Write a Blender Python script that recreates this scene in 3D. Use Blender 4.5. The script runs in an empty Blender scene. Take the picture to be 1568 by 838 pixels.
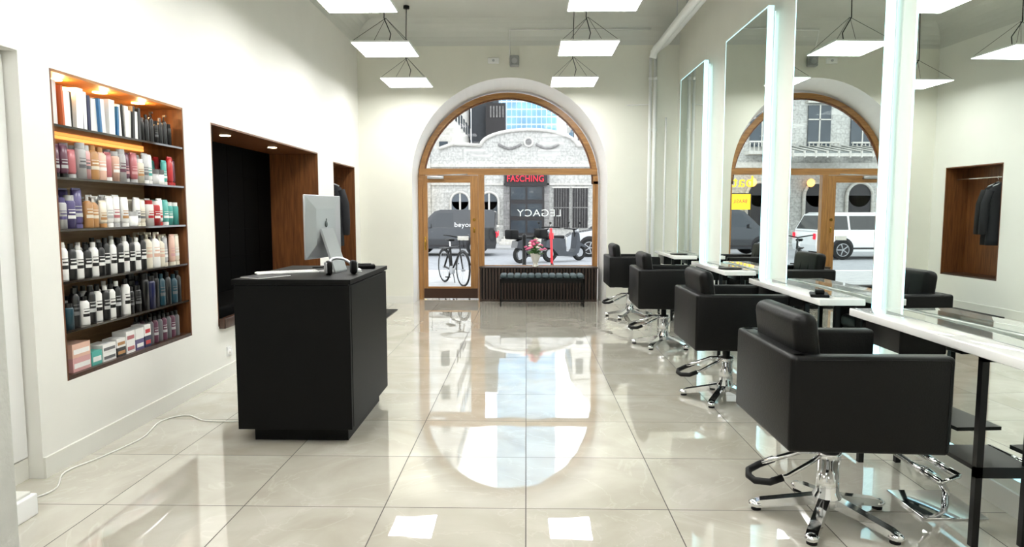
import bpy, bmesh, math, random
from mathutils import Vector, Matrix, Euler
random.seed(7)
R=math.radians
def lin(c):
    out=[]
    for v in c:
        v=v/255.0
        out.append(v/12.92 if v<=0.04045 else ((v+0.055)/1.055)**2.4)
    return out
def mat(name,c,rough=.5,metal=0,emit=0,ec=None,var=.06,scale=6,bump=0,bscale=40,coat=0,spec=.5):
    m=bpy.data.materials.new(name); m.use_nodes=True
    nt=m.node_tree; b=nt.nodes['Principled BSDF']
    L=lin(c)
    b.inputs['Base Color'].default_value=L+[1]
    tc=nt.nodes.new('ShaderNodeTexCoord')
    if var>0:
        n=nt.nodes.new('ShaderNodeTexNoise'); n.inputs['Scale'].default_value=scale; n.inputs['Detail'].default_value=3
        nt.links.new(tc.outputs['Object'],n.inputs['Vector'])
        r=nt.nodes.new('ShaderNodeValToRGB')
        r.color_ramp.elements[0].position=.3; r.color_ramp.elements[1].position=.7
        r.color_ramp.elements[0].color=[max(0,x*(1-var)) for x in L]+[1]
        r.color_ramp.elements[1].color=[min(1,x*(1+var)) for x in L]+[1]
        nt.links.new(n.outputs['Fac'],r.inputs['Fac'])
        nt.links.new(r.outputs['Color'],b.inputs['Base Color'])
    b.inputs['Roughness'].default_value=rough; b.inputs['Metallic'].default_value=metal
    b.inputs['Coat Weight'].default_value=coat
    b.inputs['Specular IOR Level'].default_value=spec
    if emit:
        b.inputs['Emission Color'].default_value=lin(ec or c)+[1]; b.inputs['Emission Strength'].default_value=emit
    if bump:
        n2=nt.nodes.new('ShaderNodeTexNoise'); n2.inputs['Scale'].default_value=bscale; n2.inputs['Detail'].default_value=3
        nt.links.new(tc.outputs['Object'],n2.inputs['Vector'])
        bp=nt.nodes.new('ShaderNodeBump'); bp.inputs['Strength'].default_value=bump; bp.inputs['Distance'].default_value=.01
        nt.links.new(n2.outputs['Fac'],bp.inputs['Height']); nt.links.new(bp.outputs['Normal'],b.inputs['Normal'])
    return m
def wood(name,c1,c2,rough=.4,axis='Z',scale=3.0):
    m=bpy.data.materials.new(name); m.use_nodes=True
    nt=m.node_tree; b=nt.nodes['Principled BSDF']
    tc=nt.nodes.new('ShaderNodeTexCoord'); mp=nt.nodes.new('ShaderNodeMapping')
    s=[12,12,12]; s['XYZ'.index(axis)]=.9
    mp.inputs['Scale'].default_value=s
    nt.links.new(tc.outputs['Object'],mp.inputs['Vector'])
    n=nt.nodes.new('ShaderNodeTexNoise'); n.inputs['Scale'].default_value=scale; n.inputs['Detail'].default_value=5; n.inputs['Distortion'].default_value=.6
    nt.links.new(mp.outputs[0],n.inputs['Vector'])
    r=nt.nodes.new('ShaderNodeValToRGB')
    r.color_ramp.elements[0].position=.3; r.color_ramp.elements[1].position=.7
    r.color_ramp.elements[0].color=lin(c1)+[1]; r.color_ramp.elements[1].color=lin(c2)+[1]
    nt.links.new(n.outputs['Fac'],r.inputs['Fac']); nt.links.new(r.outputs['Color'],b.inputs['Base Color'])
    b.inputs['Roughness'].default_value=rough
    return m

# ---------------------------------------------------------------- mesh builder
class MB:
    def __init__(s): s.bm=bmesh.new(); s.mats=[]; s.T=Matrix.Identity(4)
    def mi(s,m):
        if m not in s.mats: s.mats.append(m)
        return s.mats.index(m)
    def add(s,vs,fs,m,smooth=False):
        i=s.mi(m); V=[s.bm.verts.new(s.T@Vector(v)) for v in vs]
        for f in fs:
            try:
                F=s.bm.faces.new([V[k] for k in f]); F.material_index=i; F.smooth=smooth
            except ValueError: pass
    def box(s,x0,x1,y0,y1,z0,z1,m):
        vs=[(x0,y0,z0),(x1,y0,z0),(x1,y1,z0),(x0,y1,z0),(x0,y0,z1),(x1,y0,z1),(x1,y1,z1),(x0,y1,z1)]
        s.add(vs,[(3,2,1,0),(4,5,6,7),(0,1,5,4),(1,2,6,5),(2,3,7,6),(3,0,4,7)],m)
    def rbox(s,x0,x1,y0,y1,z0,z1,r,m,seg=3,M=None):
        t=bmesh.new(); bmesh.ops.create_cube(t,size=1)
        c=Vector(((x0+x1)/2,(y0+y1)/2,(z0+z1)/2))
        for v in t.verts: v.co=Vector((v.co.x*(x1-x0),v.co.y*(y1-y0),v.co.z*(z1-z0)))
        r=min(r,.49*min(abs(x1-x0),abs(y1-y0),abs(z1-z0)))
        bmesh.ops.bevel(t,geom=list(t.edges),offset=r,segments=seg,profile=.5,affect='EDGES')
        M2=Matrix.Translation(c)@(M or Matrix.Identity(4))
        t.verts.index_update()
        s.add([M2@v.co for v in t.verts],[[v.index for v in f.verts] for f in t.faces],m,True)
        t.free()
    def cyl(s,p,q,r,m,r2=None,seg=16,smooth=True,caps=True):
        p=Vector(p);q=Vector(q); r2=r if r2 is None else r2
        d=(q-p).normalized(); a=Vector((0,0,1)) if abs(d.z)<.9 else Vector((1,0,0))
        u=d.cross(a).normalized(); w=d.cross(u)
        vs=[];
        for c,rr in ((p,r),(q,r2)):
            for k in range(seg):
                t=2*math.pi*k/seg; vs.append(c+(u*math.cos(t)+w*math.sin(t))*rr)
        s.add(vs,[(k,(k+1)%seg,seg+(k+1)%seg,seg+k) for k in range(seg)],m,smooth)
        if caps:
            s.add(vs[:seg],[list(range(seg))[::-1]],m); s.add(vs[seg:],[list(range(seg))],m)
    def tube(s,pts,r,m,seg=8,closed=False):
        pts=[Vector(p) for p in pts]; n=len(pts); vs=[]
        prev=None
        for i,p in enumerate(pts):
            if closed: d=(pts[(i+1)%n]-pts[i-1]).normalized()
            else: d=(pts[min(i+1,n-1)]-pts[max(i-1,0)]).normalized()
            if prev is None:
                a=Vector((0,0,1)) if abs(d.z)<.9 else Vector((1,0,0)); u=d.cross(a).normalized()
            else: u=(prev-d*prev.dot(d)).normalized()
            prev=u; w=d.cross(u)
            for k in range(seg):
                t=2*math.pi*k/seg; vs.append(p+(u*math.cos(t)+w*math.sin(t))*r)
        fs=[]
        for i in range(n if closed else n-1):
            j=(i+1)%n
            for k in range(seg): fs.append((i*seg+k,i*seg+(k+1)%seg,j*seg+(k+1)%seg,j*seg+k))
        if not closed: fs+= [list(range(seg))[::-1],[(n-1)*seg+k for k in range(seg)]]
        s.add(vs,fs,m,True)
    def lathe(s,prof,o,m,seg=16,sx=1,sy=1):
        o=Vector(o); vs=[]; n=len(prof)
        for r,z in prof:
            for k in range(seg):
                t=2*math.pi*k/seg; vs.append(o+Vector((r*math.cos(t)*sx,r*math.sin(t)*sy,z)))
        fs=[]
        for i in range(n-1):
            for k in range(seg): fs.append((i*seg+k,i*seg+(k+1)%seg,(i+1)*seg+(k+1)%seg,(i+1)*seg+k))
        fs+=[list(range(seg))[::-1],[(n-1)*seg+k for k in range(seg)]]
        s.add(vs,fs,m,True)
    def ell(s,c,r,m,seg=12,rings=8):
        prof=[(math.sin(math.pi*i/rings),-math.cos(math.pi*i/rings)) for i in range(rings+1)]
        prof[0]=(.001,-1);prof[-1]=(.001,1)
        T=s.T; s.T=T@Matrix.Translation(Vector(c))@Matrix.Diagonal((r[0],r[1],r[2],1))
        s.lathe(prof,(0,0,0),m,seg); s.T=T
    def prism(s,poly,plane,d0,d1,m,poly2=None,smooth=False,mside=None):
        poly2=poly2 or poly; n=len(poly)
        def P(a,b,d): return {'XZ':(a,d,b),'YZ':(d,a,b),'XY':(a,b,d)}[plane]
        A=[P(a,b,d0) for a,b in poly];B=[P(a,b,d1) for a,b in poly2]
        s.add(A,[list(range(n))],m); s.add(B,[list(range(n))[::-1]],m)
        for i in range(n):
            j=(i+1)%n
            mm=mside(i) if mside else m
            s.add([A[i],A[j],B[j],B[i]],[(0,3,2,1)],mm,smooth)
    def obj(s,name,loc=(0,0,0),rz=0,parent=None,bevel=0,rot=None):
        bmesh.ops.recalc_face_normals(s.bm,faces=s.bm.faces)
        me=bpy.data.meshes.new(name); s.bm.to_mesh(me); s.bm.free()
        for m in s.mats: me.materials.append(m)
        o=bpy.data.objects.new(name,me); bpy.context.scene.collection.objects.link(o)
        o.location=loc; o.rotation_euler=rot or (0,0,rz)
        if parent: o.parent=parent
        if bevel:
            md=o.modifiers.new('bevel','BEVEL'); md.width=bevel; md.segments=2; md.limit_method='ANGLE'
        return o
def text(body,size,m,name,parent=None,loc=(0,0,0),rot=(0,0,0),ext=.01,bev=0,align='CENTER',sx=1):
    cu=bpy.data.curves.new(name,'FONT'); cu.body=body; cu.size=size; cu.extrude=ext; cu.bevel_depth=bev
    cu.align_x=align; cu.align_y='CENTER'; cu.space_character=1.08
    t=bpy.data.objects.new(name+'_c',cu); bpy.context.scene.collection.objects.link(t)
    bpy.context.view_layer.update()
    me=bpy.data.meshes.new_from_object(t.evaluated_get(bpy.context.evaluated_depsgraph_get()))
    bpy.data.objects.remove(t)
    o=bpy.data.objects.new(name,me); me.materials.clear(); me.materials.append(m)
    bpy.context.scene.collection.objects.link(o); o.location=loc; o.rotation_euler=rot; o.scale=(sx,1,1)
    if parent:
        o.parent=parent; o.location=Vector(loc)
    return o
def light(kind,name,loc,energy,color,parent=None,size=.05,rot=(0,0,0),spot=None):
    l=bpy.data.lights.new(name,kind); l.energy=energy; l.color=color
    if kind=='AREA': l.size=size
    else: l.shadow_soft_size=size
    if spot: l.spot_size=spot; l.spot_blend=.6
    o=bpy.data.objects.new(name,l); bpy.context.scene.collection.objects.link(o); o.location=loc; o.rotation_euler=rot
    if parent: o.parent=parent
    return o

# ---------------------------------------------------------------- materials
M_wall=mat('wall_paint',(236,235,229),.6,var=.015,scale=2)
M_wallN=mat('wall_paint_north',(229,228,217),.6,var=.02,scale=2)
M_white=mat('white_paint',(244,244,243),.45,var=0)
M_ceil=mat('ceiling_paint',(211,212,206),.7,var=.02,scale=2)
M_trim=mat('trim_paint',(228,227,220),.4,var=0)
M_black=mat('black_laminate',(3,3,3),.5,var=0,spec=.16)
M_leather=mat('black_leather',(4,4,4),.42,var=0,bump=.1,bscale=120,spec=.22)
M_quilt=mat('black_upholstery',(1,1,1),.8,var=0,spec=.05)
M_blackmetal=mat('black_metal',(5,5,5),.35,metal=.1,var=0,spec=.3)
M_chrome=mat('chrome',(225,226,228),.08,metal=1,var=0)
M_alu=mat('aluminium',(186,188,192),.3,metal=.75,var=.02)
M_rubber=mat('rubber',(8,8,8),.6,var=0,spec=.3)
M_glassblk=mat('black_screen',(5,5,6),.05,var=0)
M_tabletop=mat('white_gloss',(240,240,238),.06,var=.01,coat=.5)
M_tglass=mat('grey_glass',(150,160,155),.03,var=.02,coat=1)
M_walnut=wood('walnut',(88,50,26),(130,82,45),.38,'Z')
M_walnutd=wood('walnut_dark',(46,28,18),(74,46,30),.35,'Z')
M_oak=wood('oak',(136,94,48),(174,126,72),.35,'Z')
M_oakX=wood('oak_h',(136,94,48),(174,126,72),.35,'X')
M_oakpale=wood('oak_pale',(160,126,88),(190,156,116),.45,'Y')
M_oakceil=wood('oak_amber',(150,96,48),(184,126,68),.45,'Y')
M_kick=mat('bronze_kick',(60,38,26),.35,metal=.3)
M_brass=mat('brass',(180,140,60),.25,metal=1,var=0)
M_lamp=mat('lamp_panel',(255,255,252),.5,emit=22.5,ec=(254,254,251),var=0)
M_led=mat('led_edge',(215,245,248),.5,emit=1.5,ec=(172,232,242),var=0)
M_ledback=mat('led_back',(215,245,248),.5,emit=.9,ec=(215,242,246),var=0)
M_warm=mat('warm_bulb',(255,220,160),.5,emit=16,ec=(255,196,110),var=0)
M_warmw=mat('warm_white_bulb',(255,235,200),.5,emit=24,ec=(255,226,180),var=0)
M_warmstrip=mat('warm_strip',(255,200,120),.5,emit=1.8,ec=(255,170,85),var=0)
M_mirror=mat('mirror_silver',(224,231,226),.008,metal=1,var=0)
M_darkglass=mat('dark_glass',(30,36,34),.05,coat=.5,var=0)
M_asph=mat('asphalt',(150,152,156),.8,var=.12,bump=.2)
M_pave=mat('pavement',(172,172,172),.8,var=.1,bump=.2,bscale=10)

def glass_mat():
    m=bpy.data.materials.new('window_glass'); m.use_nodes=True; nt=m.node_tree
    for n in list(nt.nodes): nt.nodes.remove(n)
    o=nt.nodes.new('ShaderNodeOutputMaterial'); mx=nt.nodes.new('ShaderNodeMixShader')
    t=nt.nodes.new('ShaderNodeBsdfTransparent'); t.inputs[0].default_value=(.96,.98,.97,1)
    g=nt.nodes.new('ShaderNodeBsdfGlossy'); g.inputs['Roughness'].default_value=.01
    lw=nt.nodes.new('ShaderNodeFresnel'); lw.inputs['IOR'].default_value=1.25
    nt.links.new(lw.outputs[0],mx.inputs[0]); nt.links.new(t.outputs[0],mx.inputs[1]); nt.links.new(g.outputs[0],mx.inputs[2])
    nt.links.new(mx.outputs[0],o.inputs[0]); return m
M_glass=glass_mat()

TILE=.722
def floor_mat():
    m=bpy.data.materials.new('polished_tile'); m.use_nodes=True; nt=m.node_tree; N=nt.nodes; K=nt.links
    b=N['Principled BSDF']
    tc=N.new('ShaderNodeTexCoord'); mp=N.new('ShaderNodeMapping'); mp.inputs['Location'].default_value=(TILE*10,TILE*10-3.33+TILE*4,0)
    K.new(tc.outputs['Object'],mp.inputs['Vector'])
    br=N.new('ShaderNodeTexBrick'); br.offset=0; br.squash=1
    br.inputs['Scale'].default_value=1; br.inputs['Brick Width'].default_value=TILE; br.inputs['Row Height'].default_value=TILE
    br.inputs['Mortar Size'].default_value=.0028; br.inputs['Mortar Smooth'].default_value=0
    br.inputs['Color1'].default_value=(0,0,0,1); br.inputs['Color2'].default_value=(1,1,1,1); br.inputs['Mortar'].default_value=(.5,.5,.5,1)
    K.new(mp.outputs[0],br.inputs['Vector'])
    add=N.new('ShaderNodeVectorMath'); add.operation='MULTIPLY_ADD'
    K.new(br.outputs['Color'],add.inputs[0]); add.inputs[1].default_value=(7,13,5); K.new(tc.outputs['Object'],add.inputs[2])
    n1=N.new('ShaderNodeTexNoise'); n1.inputs['Scale'].default_value=1.6; n1.inputs['Detail'].default_value=8; n1.inputs['Distortion'].default_value=1.2
    K.new(add.outputs[0],n1.inputs['Vector'])
    r1=N.new('ShaderNodeValToRGB'); r1.color_ramp.elements[0].position=.3; r1.color_ramp.elements[1].position=.72
    r1.color_ramp.elements[0].color=lin((182,176,162))+[1]; r1.color_ramp.elements[1].color=lin((206,202,191))+[1]
    K.new(n1.outputs['Fac'],r1.inputs['Fac'])
    n2=N.new('ShaderNodeTexNoise'); n2.inputs['Scale'].default_value=1.1; n2.inputs['Detail'].default_value=6; n2.inputs['Distortion'].default_value=2.5
    K.new(add.outputs[0],n2.inputs['Vector'])
    r2=N.new('ShaderNodeValToRGB'); e=r2.color_ramp.elements
    e[0].position=.488; e[0].color=(0,0,0,1); e[1].position=.512; e[1].color=(0,0,0,1)
    x=e.new(.5); x.color=(1,1,1,1)
    K.new(n2.outputs['Fac'],r2.inputs['Fac'])
    mul=N.new('ShaderNodeMath'); mul.operation='MULTIPLY'; mul.inputs[1].default_value=.2
    K.new(r2.outputs['Color'],mul.inputs[0])
    mx=N.new('ShaderNodeMix'); mx.data_type='RGBA'
    K.new(mul.outputs[0],mx.inputs[0]); K.new(r1.outputs['Color'],mx.inputs[6]); mx.inputs[7].default_value=lin((228,225,215))+[1]
    mg=N.new('ShaderNodeMix'); mg.data_type='RGBA'
    K.new(br.outputs['Fac'],mg.inputs[0]); K.new(mx.outputs[2],mg.inputs[6]); mg.inputs[7].default_value=lin((60,52,44))+[1]
    K.new(mg.outputs[2],b.inputs['Base Color'])
    rr=N.new('ShaderNodeMapRange'); rr.inputs[3].default_value=.02; rr.inputs[4].default_value=.6
    K.new(br.outputs['Fac'],rr.inputs[0]); K.new(rr.outputs[0],b.inputs['Roughness'])
    cw=N.new('ShaderNodeMapRange'); cw.inputs[3].default_value=.7; cw.inputs[4].default_value=0
    K.new(br.outputs['Fac'],cw.inputs[0]); K.new(cw.outputs[0],b.inputs['Coat Weight'])
    b.inputs['IOR'].default_value=1.65; b.inputs['Coat Roughness'].default_value=.01; b.inputs['Coat IOR'].default_value=1.6
    n3=N.new('ShaderNodeTexNoise'); n3.inputs['Scale'].default_value=5; n3.inputs['Detail'].default_value=0
    K.new(add.outputs[0],n3.inputs['Vector'])
    bp=N.new('ShaderNodeBump'); bp.inputs['Strength'].default_value=.1; bp.inputs['Distance'].default_value=.004
    K.new(n3.outputs['Fac'],bp.inputs['Height']); K.new(bp.outputs['Normal'],b.inputs['Normal']); K.new(bp.outputs['Normal'],b.inputs['Coat Normal'])
    return m
M_floor=floor_mat()

# ---------------------------------------------------------------- room shell
XL,XR,YB,YS,ZC=-2.72,2.42,11.1,-1.6,4.5
b=MB(); b.box(-3.6,XR+.3,YS-.2,11.85,-.12,0,M_floor); b.obj('floor')
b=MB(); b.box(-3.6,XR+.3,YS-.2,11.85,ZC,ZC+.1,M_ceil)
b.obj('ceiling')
def cove_pts(r=.36,n=8): return [(r-r*math.cos(math.pi/2*i/n), r*math.sin(math.pi/2*i/n)) for i in range(n+1)]
cp=cove_pts()
b=MB()
polyN=[(YB-u,ZC-.36+v) for u,v in cp]+[(YB,ZC)]
b.prism(polyN,'YZ',XL,XR,M_ceil,smooth=True); b.obj('trim_1')
b=MB()
polyW=[(XL+u,ZC-.36+v) for u,v in cp]+[(XL,ZC)]
b.prism(polyW,'XZ',YS,YB,M_ceil,smooth=True)
b.obj('trim_2')

def wall_x(name,x0,x1,y0,y1,z1,holes,m):
    b=MB(); holes=sorted(holes); y=y0
    for (a,c,zb,zt) in holes:
        b.box(x0,x1,y,a,0,z1,m)
        if zb>0: b.box(x0,x1,a,c,0,zb,m)
        b.box(x0,x1,a,c,zt,z1,m); y=c
    b.box(x0,x1,y,y1,0,z1,m); return b.obj(name)
N1=(3.9,5.41,.50,2.32); N2=(5.88,8.9,.49,2.27); N3=(9.6,10.8,.5,2.21); D0=(2.80,3.66,.0,2.36)
wall_x('wall_west',XL-.1,XL,2.75,11.1,4.5,[D0,N1,N2,N3],M_wall)
b=MB(); b.box(-3.0,-2.17,YS,2.75,0,4.5,mat('stucco',(190,190,185),.7,bump=.4,bscale=30)); b.obj('wall_southwest')
b=MB(); b.box(-3.2,XR+.2,YS-.15,YS,0,4.5,M_wall); b.obj('wall_south')
b=MB(); b.box(XR,XR+.15,YS,11.1,0,4.5,M_wallN); b.obj('wall_east')
ac,ar,az=-.275,1.585,2.06; bc,br_,bz=-.315,1.53,1.97
n=40
def opening(c,r,z): return [(c-r,0)]+[(c-r*math.cos(math.pi*i/n),z+r*math.sin(math.pi*i/n)) for i in range(n+1)]+[(c+r,0)]
pf=[(XL-.1,0)]+opening(ac,ar,az)+[(XR+.15,0),(XR+.15,4.5),(XL-.1,4.5)]
pb=[(XL-.1,0)]+opening(bc,br_,bz)+[(XR+.15,0),(XR+.15,4.5),(XL-.1,4.5)]
b=MB()
b.prism(pf,'XZ',YB,11.85,M_wallN,pb,mside=lambda i:M_white if 1<=i<=n+2 else M_wallN)
b.obj('wall_north')
b=MB(); b.box(XL,XL+.015,3.66,YB,0,.12,M_trim); b.obj('baseboard_west')
b=MB(); b.box(XR-.015,XR,YS,YB,0,.12,M_trim); b.obj('baseboard_east')
b=MB(); b.box(XL+.015,ac-ar,YB-.015,YB,0,.12,M_trim); b.box(ac+ar,XR-.015,YB-.015,YB,0,.12,M_trim); b.obj('baseboard_north')
b=MB(); b.box(XL-.14,XL-.101,2.78,3.68,0,2.4,M_white)
b.rbox(XL-.10,XL-.075,2.81,3.65,.13,2.34,.004,M_white); b.box(XL-.1,XL-.085,2.8,3.66,0,.12,M_trim)
b.cyl((XL-.075,2.95,1.05),(XL-.03,2.95,1.05),.01,M_chrome); b.obj('door_1')
b=MB(); b.rbox(-.13,.08,-.10,.10,0,.11,.008,M_white); b.rbox(-.11,.06,-.08,.08,.11,.125,.004,M_trim); b.obj('storage_box',(-2.51,3.12,0))

# ---------------------------------------------------------------- window / door
WY0,WY1=11.62,11.72
b=MB()
ro,ri=1.53,1.445
for i in range(n):
    t0,t1=math.pi*i/n,math.pi*(i+1)/n
    P=lambda r,t,y:(bc-r*math.cos(t),y,bz+r*math.sin(t))
    v=[P(ro,t0,WY0),P(ro,t1,WY0),P(ri,t1,WY0),P(ri,t0,WY0),P(ro,t0,WY1),P(ro,t1,WY1),P(ri,t1,WY1),P(ri,t0,WY1)]
    b.add(v,[(0,1,2,3),(7,6,5,4),(2,6,7,3),(0,4,5,1)],M_oakX)
    rb=1.42
    v=[P(ri,t0,WY0+.03),P(ri,t1,WY0+.03),P(rb,t1,WY0+.03),P(rb,t0,WY0+.03),P(rb,t0,WY0+.06),P(rb,t1,WY0+.06)]
    b.add(v,[(0,1,2,3),(3,2,5,4)],M_walnut)
b.box(bc-ro,bc-ro+.075,WY0,WY1,0,bz,M_oak); b.box(bc+ro-.085,bc+ro,WY0,WY1,0,bz+.05,M_oak)
b.box(bc-ro+.02,bc+ro-.02,WY0-.02,WY1,2.13,2.235,M_oakX)
b.box(-.82,-.72,WY0-.01,WY1,0,2.13,M_oak)
b.box(-.72,1.125,WY0,WY1,.53,.59,M_oakX)
b.box(-.72,1.125,WY0+.02,WY1,0,.53,M_walnutd)
g=[(bc-1.44*math.cos(math.pi*i/n),bz+1.44*math.sin(math.pi*i/n)) for i in range(n+1)]
g=[p for p in g if p[1]>2.2]; g=[(g[0][0],2.2)]+g+[(g[-1][0],2.2)]
b.add([(x,WY0+.05,z) for x,z in g],[list(range(len(g)))],M_glass)
b.add([(-.72,WY0+.05,.59),(1.125,WY0+.05,.59),(1.125,WY0+.05,2.13),(-.72,WY0+.05,2.13)],[(0,1,2,3)],M_glass)
win=b.obj('window_1')
M_letter=mat('white_vinyl_glow',(235,238,240),.5,emit=.3,var=0)  # vinyl letters given a faint glow of their own; no lamp in them
text('LEGACY',.17,M_letter,'lettering',win,(.22,WY0+.06,1.48),(R(90),0,R(180)),ext=.001,sx=1.15)
text('HAIR STUDIO',.05,M_letter,'lettering_small',win,(.2,WY0+.06,.85),(R(90),0,R(180)),ext=.001)
b=MB(); dx0,dx1=-1.765,-.825
b.box(dx0,-1.69,WY0-.01,WY0+.05,.02,2.12,M_oak); b.box(-.955,dx1,WY0-.01,WY0+.05,.02,2.12,M_oak)
b.box(-1.69,-.955,WY0-.01,WY0+.05,2.0,2.12,M_oakX); b.box(-1.69,-.955,WY0-.01,WY0+.05,.02,.22,M_oakX)
b.box(dx0+.01,dx1-.01,WY0-.02,WY0-.01,.02,.19,M_kick)
b.add([(-1.69,WY0+.02,.22),(-.955,WY0+.02,.22),(-.955,WY0+.02,2.0),(-1.69,WY0+.02,2.0)],[(0,1,2,3)],M_glass)
b.rbox(-1.745,-1.715,WY0-.022,WY0-.008,.85,1.08,.004,M_brass)
b.tube([(-1.73,WY0-.02,.92),(-1.73,WY0-.06,.92),(-1.73,WY0-.06,1.03),(-1.73,WY0-.02,1.03)],.008,M_brass)
b.cyl((-.89,WY0-.01,1.37),(-.89,WY0-.03,1.37),.025,M_brass); b.rbox(-.905,-.875,WY0-.025,WY0-.01,1.15,1.24,.004,M_brass)
b.rbox(-1.68,-1.40,WY0-.07,WY0-.01,2.06,2.11,.008,M_alu); b.tube([(-1.5,WY0-.05,2.12),(-1.2,WY0-.1,2.13),(-1.0,WY0-.04,2.14)],.008,M_alu)
b.rbox(-1.18,-.99,WY0+.0,WY0+.019,1.02,1.09,.003,M_white)
b.obj('door_2')
b=MB(); M_slat=wood('slat_wood',(38,26,19),(62,43,33),.45,'Z')
b.box(-.79,1.2,11.34,11.61,.56,.58,M_slat)
b.box(-.78,1.19,11.40,11.42,0,.56,M_blackmetal)
x=-.78
while x<1.18: b.box(x,x+.028,11.35,11.40,.03,.56,M_slat); x+=.052
b.box(-.78,1.19,11.35,11.40,0,.03,M_slat); b.obj('radiator_cover')
b=MB(); M_cush=mat('grey_velvet',(62,78,82),.6,bump=.2)
x0,x1,y0,y1=-.42,.92,10.72,11.06
for X in (x0,x1-.02):
    for Y in (y0,y1-.02): b.box(X,X+.02,Y,Y+.02,0,.43,M_blackmetal)
    b.box(X,X+.02,y0,y1,.0,.02,M_blackmetal)
b.box(x0,x1,y0,y0+.02,.38,.43,M_blackmetal); b.box(x0,x1,y1-.02,y1,.40,.43,M_blackmetal); b.box(x0,x1,y0,y0+.02,.08,.1,M_blackmetal)
b.box(x0,x1,y0,y1,.42,.45,M_blackmetal)
k=12; w=(x1-x0)/k
for i in range(k):
    for j in range(2): b.rbox(x0+i*w+.002,x0+(i+1)*w-.002,y0+j*.17,y0+(j+1)*.17-.002,.45,.515,.03,M_cush)
b.obj('tufted_bench')
b=MB(); M_cer=mat('white_ceramic',(238,234,224),.25,var=0)
b.lathe([(.05,0),(.055,.015),(.035,.035),(.05,.09),(.075,.16),(.085,.2),(.09,.225),(.08,.225),(.07,.2),(.01,.19)],(0,0,0),M_cer,20)
M_leaf=mat('leaf',(74,120,58),.5,var=.3); M_pink=mat('petal_pink',(230,110,150),.6,var=.2); M_cream=mat('petal_cream',(240,228,220),.6)
for i in range(44):
    a=random.uniform(0,6.28); r=random.uniform(.0,.19); h=.46-r*.9+random.uniform(-.04,.04)
    p=(r*math.cos(a),r*math.sin(a),h)
    b.tube([(0,0,.19),(p[0]*.4,p[1]*.4,.28),p],.003,M_leaf,5)
    if i%3!=2:
        m=M_cream if i%3==0 and i%2 else M_pink
        for q in range(5):
            t=q*1.256; b.ell((p[0]+.02*math.cos(t),p[1]+.02*math.sin(t),p[2]),(.02,.02,.014),m,7,5)
        b.ell((p[0],p[1],p[2]+.008),(.017,.017,.016),m,7,5)
    else:
        b.ell(p,(.035,.015,.008),M_leaf,7,5)
    b.ell((p[0]*.7,p[1]*.7,h*.75),(.035,.02,.01),M_leaf,7,5)
b.obj('flower_vase',(.155,11.46,.58))

# ---------------------------------------------------------------- niches
def niche(N,depth,mb,ms,mt,mbt,thick=.016):
    y0,y1,z0,z1=N; b=MB(); xb=XL-depth; xf=XL-.001; tk=.025
    b.box(xb-tk,xb,y0-tk,y1+tk,z0-tk,z1+tk,mb)
    b.box(xb,xf,y0,y0+thick,z0,z1,ms); b.box(xb,xf,y1-thick,y1,z0,z1,ms)
    b.box(xb,xf,y0+thick,y1-thick,z1-thick,z1,mt); b.box(xb,xf,y0+thick,y1-thick,z0,z0+.025,mbt)
    b.box(xb-tk,XL-.1,y0-tk,y0,z0-tk,z1+tk,ms); b.box(xb-tk,XL-.1,y1,y1+tk,z0-tk,z1+tk,ms)
    b.box(xb-tk,XL-.1,y0,y1,z1,z1+tk,ms); b.box(xb-tk,XL-.1,y0,y1,z0-tk,z0,ms)
    return b
WARM=(1,.56,.24)
b=niche(N1,.33,M_oakpale,M_walnut,M_oakceil,M_walnutd)
shz=[2.01,1.705,1.40,1.09,.795]
M_shelf=mat('smoked_glass_shelf',(44,36,30),.08,coat=.6,var=0)
for i,z in enumerate(shz):
    b.box(XL-.33,XL-.004,N1[0]+.016,N1[1]-.016,z-.014,z,M_shelf)
b.box(XL-.325,XL-.31,N1[0]+.03,N1[1]-.03,2.01-.035,2.01-.016,M_warmstrip)
for y in (4.15,4.6,5.05): b.cyl((XL-.15,y,2.304),(XL-.15,y,2.298),.045,M_warm,seg=20)
b.cyl((XL-.12,N1[1]-.016,.98),(XL-.12,N1[1]-.026,.98),.018,mat('socket_glow',(255,240,220),.4,emit=1.5,var=0),seg=16)  # round socket cover; its brightness is put in as emission, it is no lamp
n1=b.obj('display_shelf')
for y in (4.15,4.6,5.05): light('POINT','spot_bulb',(XL-.12,y,2.265),3.2,WARM,n1,.025)
PAL={k:mat('pack_'+k,v,.35,coat=.2,var=0) for k,v in dict(white=(240,239,236),cream=(228,220,202),pink=(214,164,164),rose=(180,104,108),amber=(180,132,82),
  mauve=(96,54,72),purple=(86,78,124),black=(12,12,13),navy=(26,32,74),blue=(44,110,160),teal=(80,172,162),red=(190,40,44),orange=(206,96,40),
  silver=(184,184,184),dteal=(18,62,76),grey=(100,100,102),peach=(224,184,164)).items()}
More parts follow.
